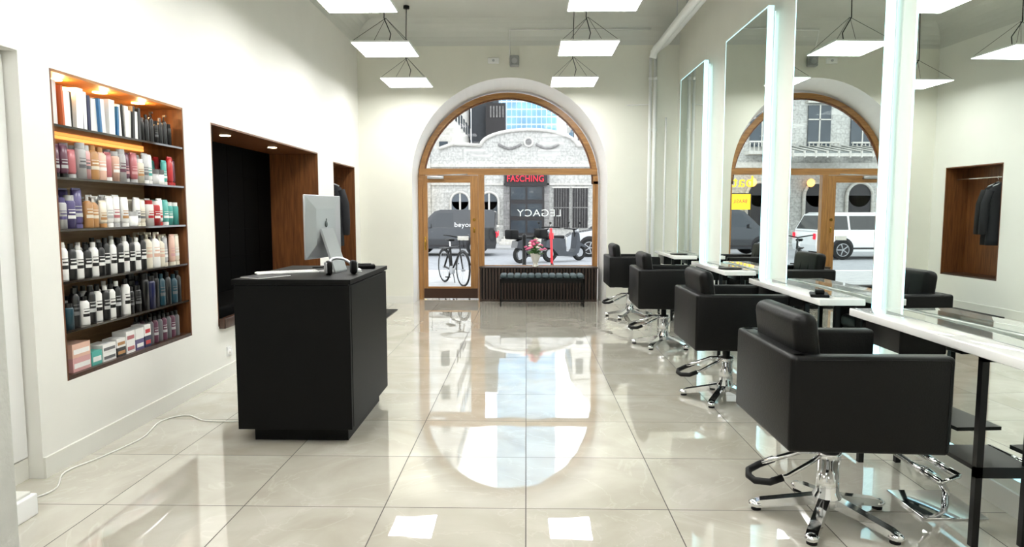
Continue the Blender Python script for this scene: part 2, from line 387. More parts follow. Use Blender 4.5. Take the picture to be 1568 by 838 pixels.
def bottle(b,x,y,z,h,r,kind,body,cap,label=None):
    if kind=='tube':
        b.cyl((x,y,z),(x,y,z+.025),r*.75,cap,seg=12)
        b.lathe([(r*.8,0.025),(r,.04),(r*.98,h*.6),(r*.9,h)],(x,y,z),body,12,sx=.7); 
        b.box(x-.004,x+.004,y-r,y+r,z+h-.004,z+h+.012,body)
    elif kind=='pump':
        b.lathe([(r*.95,0),(r,.006),(r,h*.72),(r*.6,h*.8),(r*.35,h*.82)],(x,y,z),body,14)
        b.cyl((x,y,z+h*.8),(x,y,z+h*.95),r*.28,cap,seg=10); b.box(x-.005,x+r*.9,y-.006,y+.006,z+h*.94,z+h,cap)
    elif kind=='can':
        b.lathe([(r,0),(r,h*.78),(r*.85,h*.84)],(x,y,z),body,14); b.cyl((x,y,z+h*.82),(x,y,z+h),r*.8,cap,seg=14)
    elif kind=='jar':
        b.lathe([(r*1.1,0),(r*1.15,.01),(r*1.15,h*.4)],(x,y,z),body,14); b.cyl((x,y,z+h*.4),(x,y,z+h*.58),r*1.18,cap,seg=14); return
    else:
        b.lathe([(r*.95,0),(r,.006),(r,h*.76),(r*.7,h*.84),(r*.45,h*.86)],(x,y,z),body,14); b.cyl((x,y,z+h*.85),(x,y,z+h),r*.5,cap,seg=12)
    if label: 
        s_=.72 if kind=='tube' else 1
        K=6
        for (za,zb_,tw) in ((h*.30,h*.40,.8),(h*.46,h*.5,.6),(h*.56,h*.58,.7)):
            vs=[]
            for zz in (za,zb_):
                for q in range(K+1):
                    t=-.35-tw+2*tw*q/K; vs.append((x+r*1.02*math.cos(t)*s_,y+r*1.02*math.sin(t),z+zz))
            b.add(vs,[(q,q+1,K+2+q,K+1+q) for q in range(K)],label,True)
def row(name,z,specs,y0=3.97,y1=5.36):
    b=MB(); tot=sum(s[0]*s[3] for s in specs); y=y0
    sp=(y1-y0)
    for cnt,kind,h,r,bodies,caps,labels in specs:
        seg=sp*cnt*r/tot
        for i in range(cnt):
            yy=y+seg*(i+.5)/cnt+random.uniform(-.004,.004)
            hh=h*random.uniform(.93,1.05)
            for j,xo in enumerate((-.06+random.uniform(-.01,.01),-.16)):
                lb=labels[i%len(labels)]
                bottle(b,XL+xo,yy+(.01 if j else 0),z+.0005,hh,r,kind,PAL[bodies[i%len(bodies)]],PAL[caps[i%len(caps)]],PAL[lb] if lb else None)
        y+=seg
    return b.obj(name)
row('hair_care_bottles',1.705,[(2,'tube',.19,.032,['mauve'],['black'],['silver']),(1,'tube',.17,.034,['rose'],['silver'],[None]),(2,'can',.215,.033,['silver','pink'],['silver'],['grey']),(2,'bottle',.225,.038,['amber','peach'],['amber'],['cream','white']),
   (1,'tube',.18,.034,['rose'],['white'],[None]),(2,'can',.215,.032,['peach','silver'],['silver'],['white','mauve']),(2,'tube',.2,.036,['mauve','rose'],['silver'],['pink']),(1,'can',.18,.034,['cream'],['white'],['amber']),(2,'tube',.2,.034,['silver','white'],['white'],['grey','teal']),(2,'jar',.2,.034,['silver','white'],['grey'],[None]),(1,'tube',.17,.03,['teal'],['white'],['white']),(2,'tube',.2,.032,['red','mauve'],['red'],[None])])
row('hair_care_tubes',1.40,[(2,'can',.195,.034,['silver','purple'],['purple','silver'],['purple','white']),(1,'tube',.23,.04,['purple'],['purple'],['silver']),(2,'pump',.2,.032,['amber'],['white'],['cream']),(1,'tube',.17,.034,['cream'],['amber'],['amber']),(3,'tube',.2,.036,['white'],['white','silver'],['silver','rose','amber']),
   (1,'jar',.19,.036,['white'],['silver'],[None]),(2,'tube',.19,.034,['white','cream'],['cream'],['grey']),(2,'can',.185,.033,['white','red'],['red','white'],['red','white']),(1,'tube',.2,.033,['white'],['red'],['red']),(1,'tube',.19,.033,['teal'],['white'],['white']),(2,'can',.18,.03,['teal'],['white'],['white',None])])
row('shampoo_bottles',1.09,[(6,'bottle',.22,.030,['white','black'],['white','black'],['black','white']),(7,'bottle',.235,.029,['black','white'],['black','white'],['white','black']),(3,'pump',.25,.036,['cream','white'],['cream'],['peach']),(3,'tube',.22,.032,['silver','peach','cream'],['cream'],['white','pink'])])
row('conditioner_bottles',.795,[(1,'can',.15,.033,['dteal'],['black'],[None]),(1,'bottle',.23,.031,['black'],['black'],['grey']),(1,'bottle',.17,.031,['white'],['black'],['black']),(1,'bottle',.24,.031,['black'],['black'],['silver']),(5,'bottle',.24,.029,['white','black'],['black','white'],['black','silver']),(2,'can',.19,.033,['black'],['black'],['grey']),(3,'can',.25,.033,['black','navy'],['black'],[None]),(4,'bottle',.235,.032,['dteal','black'],['dteal','black'],['grey',None])])
b=MB(); y=3.97; cols=['white','orange','white','black','white','navy','white','navy','white','blue','white','white','black','blue','white','black','white','white','black','white','black','white']
for i,cn in enumerate(cols):
    w=random.choice([.035,.05,.065,.045]) if cn=='white' else random.uniform(.018,.032); h=random.uniform(.21,.265)-.02*(i/20); t=random.uniform(-.012,.012)
    if y+w>4.9: break
    b.prism([(y,2.0115),(y+w-.003,2.0115),(y+w-.003+t,2.01+h),(y+t,2.01+h)],'YZ',XL-.24,XL-.03-random.uniform(0,.03),PAL[cn]); y+=w+random.choice([0,.004,.01])
b.obj('colour_chart_folders')
b=MB()
for i in range(7):
    for j in (0,1): bottle(b,XL-.07-.11*j,4.93+i*.063,2.0105,.19+.03*(i%3)-.02,.022,['can','bottle','pump'][i%3],PAL['black'],PAL['black' if i%4 else 'grey'],PAL['grey'] if i==3 else None)
b.obj('styling_spray_bottles')
b=MB(); y=4.0; z=.5255
for (w,d,h,c1,c2,lv) in [(.17,.15,.085,'pink','white',2),(.10,.14,.09,'teal','white',1),(.14,.12,.055,'white','grey',2),(.1,.1,.06,'black','amber',2),(.1,.1,.075,'white','rose',2),(.1,.1,.075,'purple','white',2),(.08,.1,.08,'navy','red',2)]:
    for k in range(lv):
        zz=z+k*(h+.001); b.box(XL-.03-d,XL-.03,y,y+w,zz,zz+h,PAL[c1 if k==0 else 'white' if c1!='pink' else 'peach'])
        b.box(XL-.03,XL-.0285,y+.01,y+w-.01,zz+h*.25,zz+h*.6,PAL[c2])
    y+=w+.012
b.obj('gift_boxes')
b=MB()
for i in range(7):
    for j in (0,1): bottle(b,XL-.06-.1*j,y+.03+i*.062,.5255,.2,.026,'bottle',PAL['mauve' if i%2 else 'grey'],PAL['black'],PAL['silver'] if i%2 else None)
b.obj('hair_oil_bottles')

b=niche(N2,.63,M_quilt,M_walnut,M_walnut,M_walnutd)
y0,y1,z0,z1=N2
ny,nz=7,5
for i in range(ny):
    for j in range(nz):
        a=y0+.03+(y1-y0-.06)*i/ny; c=a+(y1-y0-.06)/ny; d=z0+.2+(z1-z0-.24)*j/nz; e=d+(z1-z0-.24)/nz
        b.box(XL-.63,XL-.625,a+.003,c-.003,d+.003,e-.003,M_quilt)
b.box(XL-.56,XL-.01,y0+.017,y0+.05,z0+.03,z1-.03,M_quilt)
b.rbox(XL-.56,XL-.01,y0+.03,y1-.03,z0+.025,z0+.16,.03,M_quilt)
for y in (6.75,8.0): b.cyl((XL-.26,y,z1-.016),(XL-.26,y,z1-.02),.05,M_warmw,seg=20)
n2=b.obj('seating_niche')
for y in (6.75,8.0): light('SPOT','spot_bulb',(XL-.26,y,z1-.05),6,(1,.78,.55),n2,.03,spot=R(110))
b=MB(); b.rbox(XL+.001,XL+.06,5.89,6.3,.47,.56,.006,M_walnutd); b.obj('niche_ledge')
b=niche(N3,.38,M_walnut,M_walnut,M_walnut,M_walnutd)
b.cyl((XL-.2,N3[0]+.02,2.02),(XL-.2,N3[1]-.02,2.02),.012,M_chrome)
b.obj('coat_niche')
def jacket(name,loc,m,s=1):
    b=MB()
    prof=[(.0,1.42,.05,.03),(.0,1.38,.1,.05),(.0,1.33,.2,.07),(.0,1.2,.22,.09),(0,.9,.2,.09),(0,.6,.22,.1),(0,.5,.22,.1)]
    seg=16; vs=[];
    for (_,z,ry,rx) in prof:
        for k in range(seg):
            t=2*math.pi*k/seg; f=1+.12*math.sin(5*t+z*3)
            vs.append((rx*math.sin(t)*f,ry*math.cos(t),z))
    fs=[(i*seg+k,i*seg+(k+1)%seg,(i+1)*seg+(k+1)%seg,(i+1)*seg+k) for i in range(len(prof)-1) for k in range(seg)]+[list(range(seg)),[(len(prof)-1)*seg+k for k in range(seg)]]
    b.add(vs,fs,m,True)
    for sg in (-1,1): b.tube([(0,sg*.19,1.3),(.02,sg*.245,1.1),(.03,sg*.25,.85),(.05,sg*.235,.66)],.055,m,10)
    b.tube([(0,-.16,1.36),(0,0,1.43),(0,.16,1.36)],.008,M_alu); b.tube([(0,0,1.43),(0,0,1.47),(.02,0,1.5),(.0,0,1.52)],.004,M_chrome)
    o=b.obj(name,loc,R(90)); return o
jacket('hanging_jacket',(XL-.13,9.74,.515),mat('navy_cloth',(16,18,24),.8)); jacket('hanging_jacket',(XL-.16,9.88,.515),mat('black_cloth',(9,9,10),.8))

b=MB(); b.rbox(XL,XL+.012,6.02,6.11,.19,.28,.004,M_white); b.cyl((XL+.012,6.065,.235),(XL+.03,6.065,.235),.02,M_white); b.obj('wall_outlet')
b=MB()
ctrl=[(-2.62,3.32),(-2.55,3.5),(-2.66,3.75),(-2.6,4.0),(-2.55,4.35),(-2.62,4.7),(-2.5,4.85),(-2.3,4.72),(-2.0,4.72),(-1.8,4.75)]
cp_=[]
for i in range(len(ctrl)-1):
    p0=ctrl[max(i-1,0)];p1=ctrl[i];p2=ctrl[i+1];p3=ctrl[min(i+2,len(ctrl)-1)]
    for q in range(6):
        t=q/6; cp_.append(tuple(.5*((2*p1[k])+(-p0[k]+p2[k])*t+(2*p0[k]-5*p1[k]+4*p2[k]-p3[k])*t*t+(-p0[k]+3*p1[k]-3*p2[k]+p3[k])*t**3) for k in (0,1))+(.005,))
b.tube(cp_,.005,M_trim); b.obj('power_cable')
b=MB(); b.rbox(-2.68,-1.98,9.35,10.35,0,.012,.005,M_rubber); b.rbox(-2.62,-2.04,9.41,10.29,.012,.016,.003,M_black); b.obj('door_mat')

# ---------------------------------------------------------------- reception counter
b=MB()
b.box(-1.79,-1.17,4.34,5.28,0,.1,M_black)
b.box(-1.86,-1.12,4.25,5.37,.1,1.035,M_black); b.box(-1.87,-1.11,4.24,5.38,1.045,1.075,M_black)
b.box(-1.85,-1.13,4.26,5.36,1.035,1.045,M_blackmetal)
b.box(-1.121,-1.117,4.285,5.36,.11,1.03,M_black)
b.obj('reception_counter',bevel=.003)
CZ=1.075
b=MB(); 
b.rbox(-.012,.002,-.265,.265,.10,.545,.006,M_alu)
b.prism([(-.25,.11),(.25,.11),(.25,.535),(-.25,.535)],'YZ',.002,.02,M_alu,[(-.14,.2),(.14,.2),(.14,.45),(-.14,.45)],smooth=True)
b.box(-.0135,-.012,-.255,.255,.17,.535,M_glassblk)
b.prism([(.015,.30),(.03,.31),(.13,.012),(.13,.0),(-.04,0),(-.04,.008),(.115,.008)],'XZ',-.09,.09,M_alu)
b.ell((.0212,.0,.34),(.002,.022,.024),M_darkglass); b.ell((.0212,.006,.372),(.002,.006,.009),M_darkglass)
b.obj('desktop_computer',(-1.45,4.84,CZ),R(-11))
b=MB(); b.rbox(-.06,.06,-.21,.21,0,.012,.004,M_white)
for i in range(5):
    for j in range(13): b.box(-.05+i*.021,-.032+i*.021,-.2+j*.031,-.173+j*.031,.012,.015,M_white)
b.obj('keyboard',(-1.67,4.70,CZ),R(-60))
b=MB(); b.rbox(-.09,.09,-.13,.13,0,.004,.001,mat('paper',(225,225,222),.6)); b.rbox(-.085,.085,-.125,.125,.004,.008,.001,mat('brochure',(70,72,76),.4)); b.obj('brochure',(-1.72,4.43,CZ),R(-30))
b=MB()
arc=[(.10*math.sin(t),.085*math.cos(t),.045+.06*math.sin(t)) for t in [math.pi*i/12 for i in range(13)]]
b.tube(arc,.010,M_alu)
for sg in (-1,1): b.rbox(-.04,.04,sg*.085-.02,sg*.085+.02,.0,.095,.019,M_leather); b.rbox(-.03,.03,sg*.085+sg*.02-.006,sg*.085+sg*.02+.006,.01,.085,.006,M_alu)
b.obj('headphones',(-1.27,4.62,CZ),R(120))
b=MB(); b.ell((0,0,.012),(.032,.055,.012),M_white); b.box(-.03,.03,-.05,.05,0,.004,M_white); b.obj('computer_mouse',(-1.22,4.85,CZ),R(20))
b=MB(); b.rbox(-.09,.09,-.06,.06,0,.03,.01,M_black); b.rbox(-.06,.06,-.04,.03,.03,.04,.004,M_glassblk); b.obj('card_terminal',(-1.24,5.12,CZ),R(15))
b=MB(); b.tube([(.0,0,.005),(.06,.05,.005),(.1,0,.02),(.14,-.06,.005),(.2,-.03,.005)],.004,M_black); b.obj('desk_cable',(-1.62,5.1,CZ))

# ---------------------------------------------------------------- styling stations
MIR=[(10.4,9.05,0),(8.1,6.72,0),(6.0,4.55,1.3),(4.13,2.65,2.2)]
for (ya,yb,rot) in MIR:
    w=ya-yb; h0,h1=.24,3.46; b=MB(); hw=w/2
    b.box(-.03,.03,-hw,hw,h0,h1,M_white)
    e=.02
    b.box(-.034,-.03,-hw,-hw+e,h0,h1,M_led); b.box(-.034,-.03,hw-e,hw,h0,h1,M_led)
    b.box(-.034,-.03,-hw+e,hw-e,h1-e*.6,h1,M_led); b.box(-.034,-.03,-hw+e,hw-e,h0,h0+e,M_led)
    b.box(-.028,.02,-hw-.003,-hw,h0,h1,M_led); b.box(-.028,.02,hw,hw+.003,h0,h1,M_led)
    b.box(-.034,-.03,-hw+e,hw-e,h0+e,h1-e*.6,M_mirror)
    b.box(.03,.055,-hw+.04,hw-.04,h0+.04,h1-.04,M_ledback)
    b.obj('wall_mirror',(2.334,(ya+yb)/2,0),R(rot))
TABS=[(10.4,9.05),(8.1,6.72),(6.0,4.55),(4.13,2.65)]
for i,(ya,yb) in enumerate(TABS):
    b=MB(); zt=.92
    x1=2.268
    b.rbox(1.96,x1,yb,ya,zt-.045,zt,.006,M_tabletop)
    b.box(2.12,2.24,yb+.12,ya-.12,zt,zt+.003,M_tglass)
    for y in (yb+.32,ya-.12):
        for x in (2.0,2.22): b.box(x,x+.03,y,y+.03,0,zt-.045,M_blackmetal)
        b.box(2.0,2.25,y,y+.03,zt-.075,zt-.045,M_blackmetal); b.box(2.0,2.25,y,y+.03,.32,.35,M_blackmetal)
    b.box(2.0,2.25,yb+.32,yb+.62,.35,.37,M_blackmetal); b.rbox(2.0,2.25,ya-.5,ya-.12,zt-.18,zt-.05,.008,M_blackmetal)
    b.box(2.0,2.25,ya-.5,ya-.12,.32,.34,M_blackmetal)
    b.obj('styling_table')
    b=MB(); yc=(ya+yb)/2
    b.rbox(-.16,.16,-.17,.17,0,.012,.004,M_chrome)
    b.tube([(.05,0,.01),(.05,0,.08),(.0,0,.15),(-.06,0,.19),(-.1,0,.2)],.017,M_chrome,10)
    b.tube([(-.1,-.2,.2),(-.1,.2,.2)],.016,M_chrome,10); b.tube([(-.02,-.2,.235),(-.02,.2,.235)],.016,M_chrome,10)
    for s in(-.2,.2): b.tube([(-.1,s,.2),(-.02,s,.235)],.01,M_chrome,8)
    b.obj('footrest',(2.1 if i==3 else 2.06,yc+(.02 if i==3 else .12),0))
def handmirror(loc,rz):
    b=MB(); b.lathe([(.11,0),(.12,.006),(.115,.014),(.1,.016)],(0,0,0),M_blackmetal,24,sx=1.0); b.rbox(.1,.24,-.014,.014,0,.014,.006,M_blackmetal); b.obj('hand_mirror',loc,rz)
handmirror((2.08,6.95,.9235),R(100)); handmirror((2.08,9.3,.9235),R(80))
b=MB(); b.rbox(-.1,.1,-.06,.06,0,.02,.008,M_black); b.rbox(-.08,.02,-.03,.03,.02,.05,.01,M_black); b.obj('hair_clipper',(2.03,4.72,.9205),R(70))

def chair(loc,rz):
    b=MB()
    for k in range(5):
        a=2*math.pi*k/5+.35
        T=b.T; b.T=Matrix.Rotation(a,4,'Z')
        b.prism([(.02,.075),(.02,.125),(.31,.058),(.335,.045),(.335,.022),(.3,.024)],'XZ',-.026,.026,M_chrome,smooth=False)
        b.ell((.325,0,.03),(.04,.034,.022),M_chrome); b.cyl((.325,0,0),(.325,0,.025),.024,M_rubber)
        b.T=T
    b.lathe([(.055,.065),(.068,.08),(.068,.12),(.054,.14),(.052,.3),(.058,.3),(.058,.345),(.03,.35),(.03,.46)],(0,0,0),M_chrome,24)
    b.rbox(-.13,.13,-.13,.13,.43,.465,.01,M_blackmetal)
    b.tube([(-.03,0,.335),(-.12,.02,.33),(-.22,.06,.28),(-.30,.07,.25)],.013,M_chrome,10)
    b.tube([(-.04,-.01,.32),(-.13,-.06,.29),(-.23,-.08,.24),(-.30,-.07,.22)],.011,M_chrome,10)
    b.tube([(-.24,.07,.27),(-.31,.075,.24),(-.37,.05,.22),(-.385,0,.21),(-.37,-.05,.205),(-.31,-.08,.21),(-.25,-.085,.235)],.017,M_rubber,10)
    for s in (-1,1):
        y0,y1=(-.385,-.295) if s<0 else (.295,.385)
        # arm slab: slightly deeper towards the front edge
        t=bmesh.new(); 
        pr=[(-.34,.465),(.345,.452),(.35,.885),(-.34,.885)]
        vs=[t.verts.new((x,y0,z)) for x,z in pr]+[t.verts.new((x,y1,z)) for x,z in pr]
        t.faces.new(vs[:4]); t.faces.new(vs[4:][::-1])
        for i in range(4): t.faces.new((vs[i],vs[4+i],vs[4+(i+1)%4],vs[(i+1)%4]))
        bmesh.ops.recalc_face_normals(t,faces=t.faces)
        bmesh.ops.bevel(t,geom=list(t.edges),offset=.02,segments=3,profile=.5,affect='EDGES'); t.verts.index_update()
        b.add([v.co.copy() for v in t.verts],[[v.index for v in f.verts] for f in t.faces],M_leather,True); t.free()
        b.tube([(-.31,s*.385,.87),(.315,s*.385,.87),(.327,s*.385,.855),(.325,s*.385,.475)],.002,M_leather,5)
    b.rbox(-.345,-.255,-.38,.38,.46,.885,.02,M_leather,3)
    b.rbox(-.26,.31,-.29,.29,.455,.55,.02,M_leather)
    b.rbox(-.22,.335,-.29,.29,.54,.655,.045,M_leather,4)
    M=Matrix.Rotation(R(-7),4,'Y')
    b.rbox(-.275,-.165,-.285,.285,.62,1.055,.05,M_leather,4,M=M)
    for yy in (-.09,.09): b.tube([(-.148,yy,.7),(-.168,yy,.88),(-.195,yy,1.03)],.003,M_leather,5)
    return b.obj(name='salon_chair',loc=loc,rz=rz)
chair((1.48,3.26,0),R(0)); chair((1.61,5.42,0),R(0)); chair((1.55,7.62,0),R(-1)); chair((1.49,9.72,0),R(0))

# ---------------------------------------------------------------- pendant lamps
for side,xs in ((-1,[-1.56,-1.65,-1.76,-1.6,-1.6,-1.5]),(1,[.71,.71,.69,.7,.7,.7])):
    for x,y in zip(xs,[6.3,8.15,10.2,4.3,2.2,.2]):
        b=MB(); w,l=.33,.36; z=3.40
        b.box(-w,w,-l,l,0,.02,M_white); b.box(-w+.008,w-.008,-l+.008,l-.008,-.002,0,M_lamp)
        b.box(-.05,.05,-.15,.15,.02,.04,M_alu)
        for sx in (-1,1):
            for sy in (-1,1): b.cyl((sx*w*.95,sy*l*.95,.02),(0,0,.36),.0025,M_blackmetal,seg=5)
        b.tube([(0,.1,.04),(.04,.08,.2),(-.02,0,.36),(0,0,ZC-z-.04)],.006,M_blackmetal,6)
        b.lathe([(.045,0),(.045,.04)],(0,0,ZC-z-.04),M_blackmetal,16)
        b.obj('pendant_light',(x,y,z))
for s,x in ((0,-1.52),(1,.60)):
    b=MB(); b.box(-.02,.02,3.0,9.7,ZC-.045,ZC,M_blackmetal)
    b.obj('ceiling_track',(x,0,0))
b=MB()
for dx,z in ((0,4.05),(.13,4.12)):
    b.tube([(1.98+dx*.0,YB-.12,z-.14),(2.0+dx*.5,YB-.14,z-.05),(2.02+dx,YB-.22,z),(2.03+dx,YB-.4,z),(2.03+dx,0,z)],.055,M_white,14)
    for y in (2,4.5,7,9.5): b.tube([(2.03+dx,y,z+.05),(2.03+dx,y,ZC)],.006,M_alu)
for x,r in ((1.955,.024),(2.03,.028)):
    b.tube([(x,YB-.09,0),(x,YB-.09,3.95)],r,M_white,12)
    for z in (.6,1.7,2.8,3.6): b.tube([(x,YB-.09,z),(x,YB,z)],.012,M_white,6); b.cyl((x,YB-.09,z-.02),(x,YB-.09,z+.02),r+.006,M_white)
b.tube([(2.22,YB-.05,0),(2.22,YB-.05,3.0)],.015,M_white); b.tube([(1.95,YB-.09,3.2),(1.6,YB-.03,3.2)],.007,M_white)
b.obj('heating_pipes')
b=MB()
b.tube([(-.27,YB-.012,3.95),(-.27,YB-.012,4.12),(-.27,YB-.10,4.36),(.0,YB-.10,4.36),(1.95,YB-.10,4.36)],.008,M_white)
b.obj('conduit')
b=MB(); b.rbox(-.62,-.44,YB-.04,YB,3.86,3.95,.01,M_white); b.cyl((-.53,YB-.04,3.905),(-.53,YB-.05,3.905),.02,M_alu); b.obj('alarm_sensor')
M_lg=mat('speaker_grey',(150,152,152),.5,var=0)
b=MB(); b.rbox(-.27,-.12,YB-.13,YB-.02,3.80,3.97,.02,M_lg); b.box(-.22,-.17,YB-.02,YB,3.87,3.93,M_white); b.cyl((-.195,YB-.13,3.88),(-.195,YB-.135,3.88),.045,M_alu); b.obj('wall_speaker')

# ---------------------------------------------------------------- outside
b=MB(); b.box(-30,30,11.86,17.5,-.12,-.022,M_pave); b.box(-30,30,17.5,17.7,-.14,-.022,M_trim)
for i in range(14): b.box(-30,30,12.2+i*.4,12.215+i*.4,-.03,-.021,M_asph)
b.obj('pavement')
b=MB(); b.box(-30,30,17.7,29.5,-.22,-.13,M_asph); b.obj('street')
b=MB(); b.box(-30,30,29.5,32.0,-.2,-.05,M_pave); b.box(-30,30,32.0,33,-.2,-.055,M_pave); b.obj('far_pavement')
def stone(name,c1,c2,bw=.9,bh=.4,mk=.55,nz=.6):
    m=bpy.data.materials.new(name); m.use_nodes=True; nt=m.node_tree; bs=nt.nodes['Principled BSDF']
    tc=nt.nodes.new('ShaderNodeTexCoord'); sp=nt.nodes.new('ShaderNodeSeparateXYZ'); cb=nt.nodes.new('ShaderNodeCombineXYZ')
    nt.links.new(tc.outputs['Object'],sp.inputs[0]); ad=nt.nodes.new('ShaderNodeMath'); nt.links.new(sp.outputs[0],ad.inputs[0]); nt.links.new(sp.outputs[1],ad.inputs[1])
    nt.links.new(ad.outputs[0],cb.inputs[0]); nt.links.new(sp.outputs[2],cb.inputs[1])
    br=nt.nodes.new('ShaderNodeTexBrick'); br.inputs['Scale'].default_value=1; br.inputs['Brick Width'].default_value=bw; br.inputs['Row Height'].default_value=bh; br.inputs['Mortar Size'].default_value=.012
    br.inputs['Color1'].default_value=lin(c1)+[1]; br.inputs['Color2'].default_value=lin(c2)+[1]; br.inputs['Mortar'].default_value=[x*mk for x in lin(c1)]+[1]
    nt.links.new(cb.outputs[0],br.inputs['Vector'])
    n=nt.nodes.new('ShaderNodeTexNoise'); n.inputs['Scale'].default_value=9; n.inputs['Detail'].default_value=6; nt.links.new(tc.outputs['Object'],n.inputs['Vector'])
    mx=nt.nodes.new('ShaderNodeMix'); mx.data_type='RGBA'; mx.blend_type='OVERLAY'; mx.inputs[0].default_value=nz
    nt.links.new(br.outputs['Color'],mx.inputs[6]); nt.links.new(n.outputs['Fac'],mx.inputs[7]); nt.links.new(mx.outputs[2],bs.inputs['Base Color']); bs.inputs['Roughness'].default_value=.8
    return m
M_st=stone('facade_stone',(196,195,191),(182,181,177),.45,.22,.75,.7); M_st2=stone('facade_stone_dark',(140,138,136),(120,118,118)); M_st3=stone('facade_pale',(206,203,197),(196,193,186),1.4,.5,.8,.4)
M_ow=mat('outdoor_window',(58,66,74),.1,var=.3,scale=1,coat=.5); M_dark=mat('dark_door',(34,30,32),.4,var=.3)
M_neon=mat('red_neon',(200,20,40),.4,emit=1.3,ec=(255,30,60),var=0); M_yneon=mat('yellow_neon',(240,200,30),.4,emit=1,ec=(255,215,40),var=0)
b=MB()
curve=[(-4.2,4.55)]+[(-4.2+1.0*i/4,4.55+.25*math.sin(math.pi*i/8)) for i in range(1,4)]+[(-2.2,4.7)]+[(.1-2.3*math.cos(math.pi*i/16),4.7+.75*math.sin(math.pi*i/16)) for i in range(17)]+[(4.2,4.6),(9,4.6)]
poly=[(-4.6,-.05)]+[(-4.6,4.4)]+curve+[(9,-.05)]
b.prism(poly,'XZ',33,34.5,M_st)
b.tube([(x,32.95,z-.02) for x,z in curve],.09,M_st3,6)
b.box(-4.6,9,32.8,33,3.65,3.8,M_st3); b.box(-4.6,9,32.9,33,2.8,2.88,M_st3)
b.box(-1.1,1.1,32.9,33.0,-.05,3.5,M_st2); b.box(-.8,.85,32.85,32.95,.35,2.72,M_dark); b.box(-1.05,1.0,32.8,32.9,2.75,3.42,M_dark)
for x in (-.75,0.05): 
    for z in (.5,1.3,2.1): b.box(x,x+.7,32.83,32.86,z,z+.6,M_ow)
for k in range(3): b.box(-1.1-.1*k,1.15+.1*k,32.8-.3*k,32.9,-.05,.33-.12*k,M_st3)
for x in (1.3,2.2,3.5,4.5):
    b.box(x,x+.75,32.9,33.0,.75,2.65,M_dark); b.box(x-.06,x+.81,32.88,32.95,2.65,2.72,M_st3)
    for k in range(6): b.box(x+.12*k,x+.12*k+.02,32.86,32.88,.75,2.65,M_st2)
    b.box(x,x+.75,32.86,32.88,1.7,1.74,M_st2)
for x in (-2.2,-3.6):
    b.box(x,x+.8,32.9,33,.9,2.0,M_ow); b.cyl((x+.4,32.9,2.0),(x+.4,33,2.0),.4,M_ow,seg=24)
    b.tube([(x-.06,32.88,.9),(x-.06,32.88,2.0)]+[(x+.4-.46*math.cos(math.pi*i/10),32.88,2.0+.46*math.sin(math.pi*i/10)) for i in range(1,10)]+[(x+.86,32.88,2),(x+.86,32.88,.9)],.06,M_st3,6)
    b.box(x+.36,x+.44,32.86,32.88,.9,2.4,M_st3); b.rbox(x-.1,x+.9,32.7,33,.75,.88,.03,M_st3)
for sx in (-1,1):   # carved garland reliefs in the gable
    b.tube([(.1+sx*(.35+.22*i),32.97,4.75-.22*math.sin(math.pi*i/5)) for i in range(6)],.07,M_st2,6)
b.cyl((.1,32.9,4.85),(.1,33,4.85),.24,M_st3,seg=24); b.cyl((.1,32.87,4.85),(.1,32.9,4.85),.15,M_st2,seg=24)
bar=b.obj('stone_theatre_building')
text('FASCHING',.42,M_neon,'neon_lettering',bar,(-.05,32.7,3.08),(R(90),0,0),ext=.03,sx=.84)
b=MB()
b.box(-16,-4.62,33,35,-.05,13,M_st)
for z in (3.6,7.2,10.6): b.box(-16,-4.6,32.7,33,z,z+.25,M_st3)
x=-15.5
while x<-5.5:
    b.box(x,x+1.1,32.9,33,4.6,6.6,M_ow); b.box(x,x+1.1,32.9,33,8.1,9.9,M_ow); b.box(x,x+1.1,32.9,33,.5,2.3,M_dark); b.cyl((x+.55,32.9,2.3),(x+.55,33,2.3),.55,M_dark,seg=24)
    b.tube([(x-.08,32.88,0)]+[(x+.55-.63*math.cos(math.pi*i/10),32.88,2.3+.63*math.sin(math.pi*i/10)) for i in range(11)]+[(x+1.18,32.88,0)],.08,M_st3,6)
    b.box(x-.12,x+1.22,32.75,33,6.7,6.85,M_st3); b.box(x-.2,x+1.3,32.3,33,4.2,4.35,M_st3)
    b.box(x+.52,x+.58,32.87,32.9,4.6,6.6,M_st3); b.box(x,x+1.1,32.87,32.9,5.9,5.96,M_st3)
    for k in range(8): b.cyl((x-.15+k*.2,32.4,4.35),(x-.15+k*.2,32.4,4.75),.03,M_st3,seg=6)
    b.box(x-.2,x+1.3,32.33,32.45,4.75,4.82,M_st3)
    x+=2.1
M_globe=mat('globe_lamp',(255,200,130),.4,emit=3,ec=(255,170,90),var=0)
for x in (-6.1,-8.2,-10.3): b.ell((x,32.6,2.9),(.18,.18,.2),M_globe); b.tube([(x,33,2.7),(x,32.6,2.68)],.03,M_dark)
bl=b.obj('classical_building')
text('bats',.75,M_yneon,'neon_lettering',bl,(-5.35,32.2,2.9),(R(90),0,R(0)),ext=.03)
b=MB(); b.box(-5.9,-4.95,32.25,32.3,1.62,2.35,M_yneon); b.box(-5.93,-5.9,32.2,32.3,-.05,2.38,M_dark); b.box(-4.95,-4.92,32.2,32.3,-.05,2.38,M_dark); b.box(-5.93,-4.92,32.2,32.3,2.35,2.38,M_dark)
sb=b.obj('street_sign_board'); text('BRASIL',.26,M_neon,'sign_lettering',sb,(-5.42,32.24,2.0),(R(90),0,0),ext=.005,sx=.8)
b=MB(); M_can=mat('canopy_glass',(96,104,104),.2,coat=.4)
b.prism([(29.5,4.0),(32.2,4.5),(32.2,4.6),(29.5,4.1)],'YZ',-12.5,-7.5,M_can)
for i in range(11): b.box(-12.5+.5*i-.03,-12.5+.5*i+.03,29.4,29.5,3.85,4.15,M_st3); b.tube([(-12.5+.5*i,29.5,4.13),(-12.5+.5*i,32.2,4.63)],.03,M_st3,5)
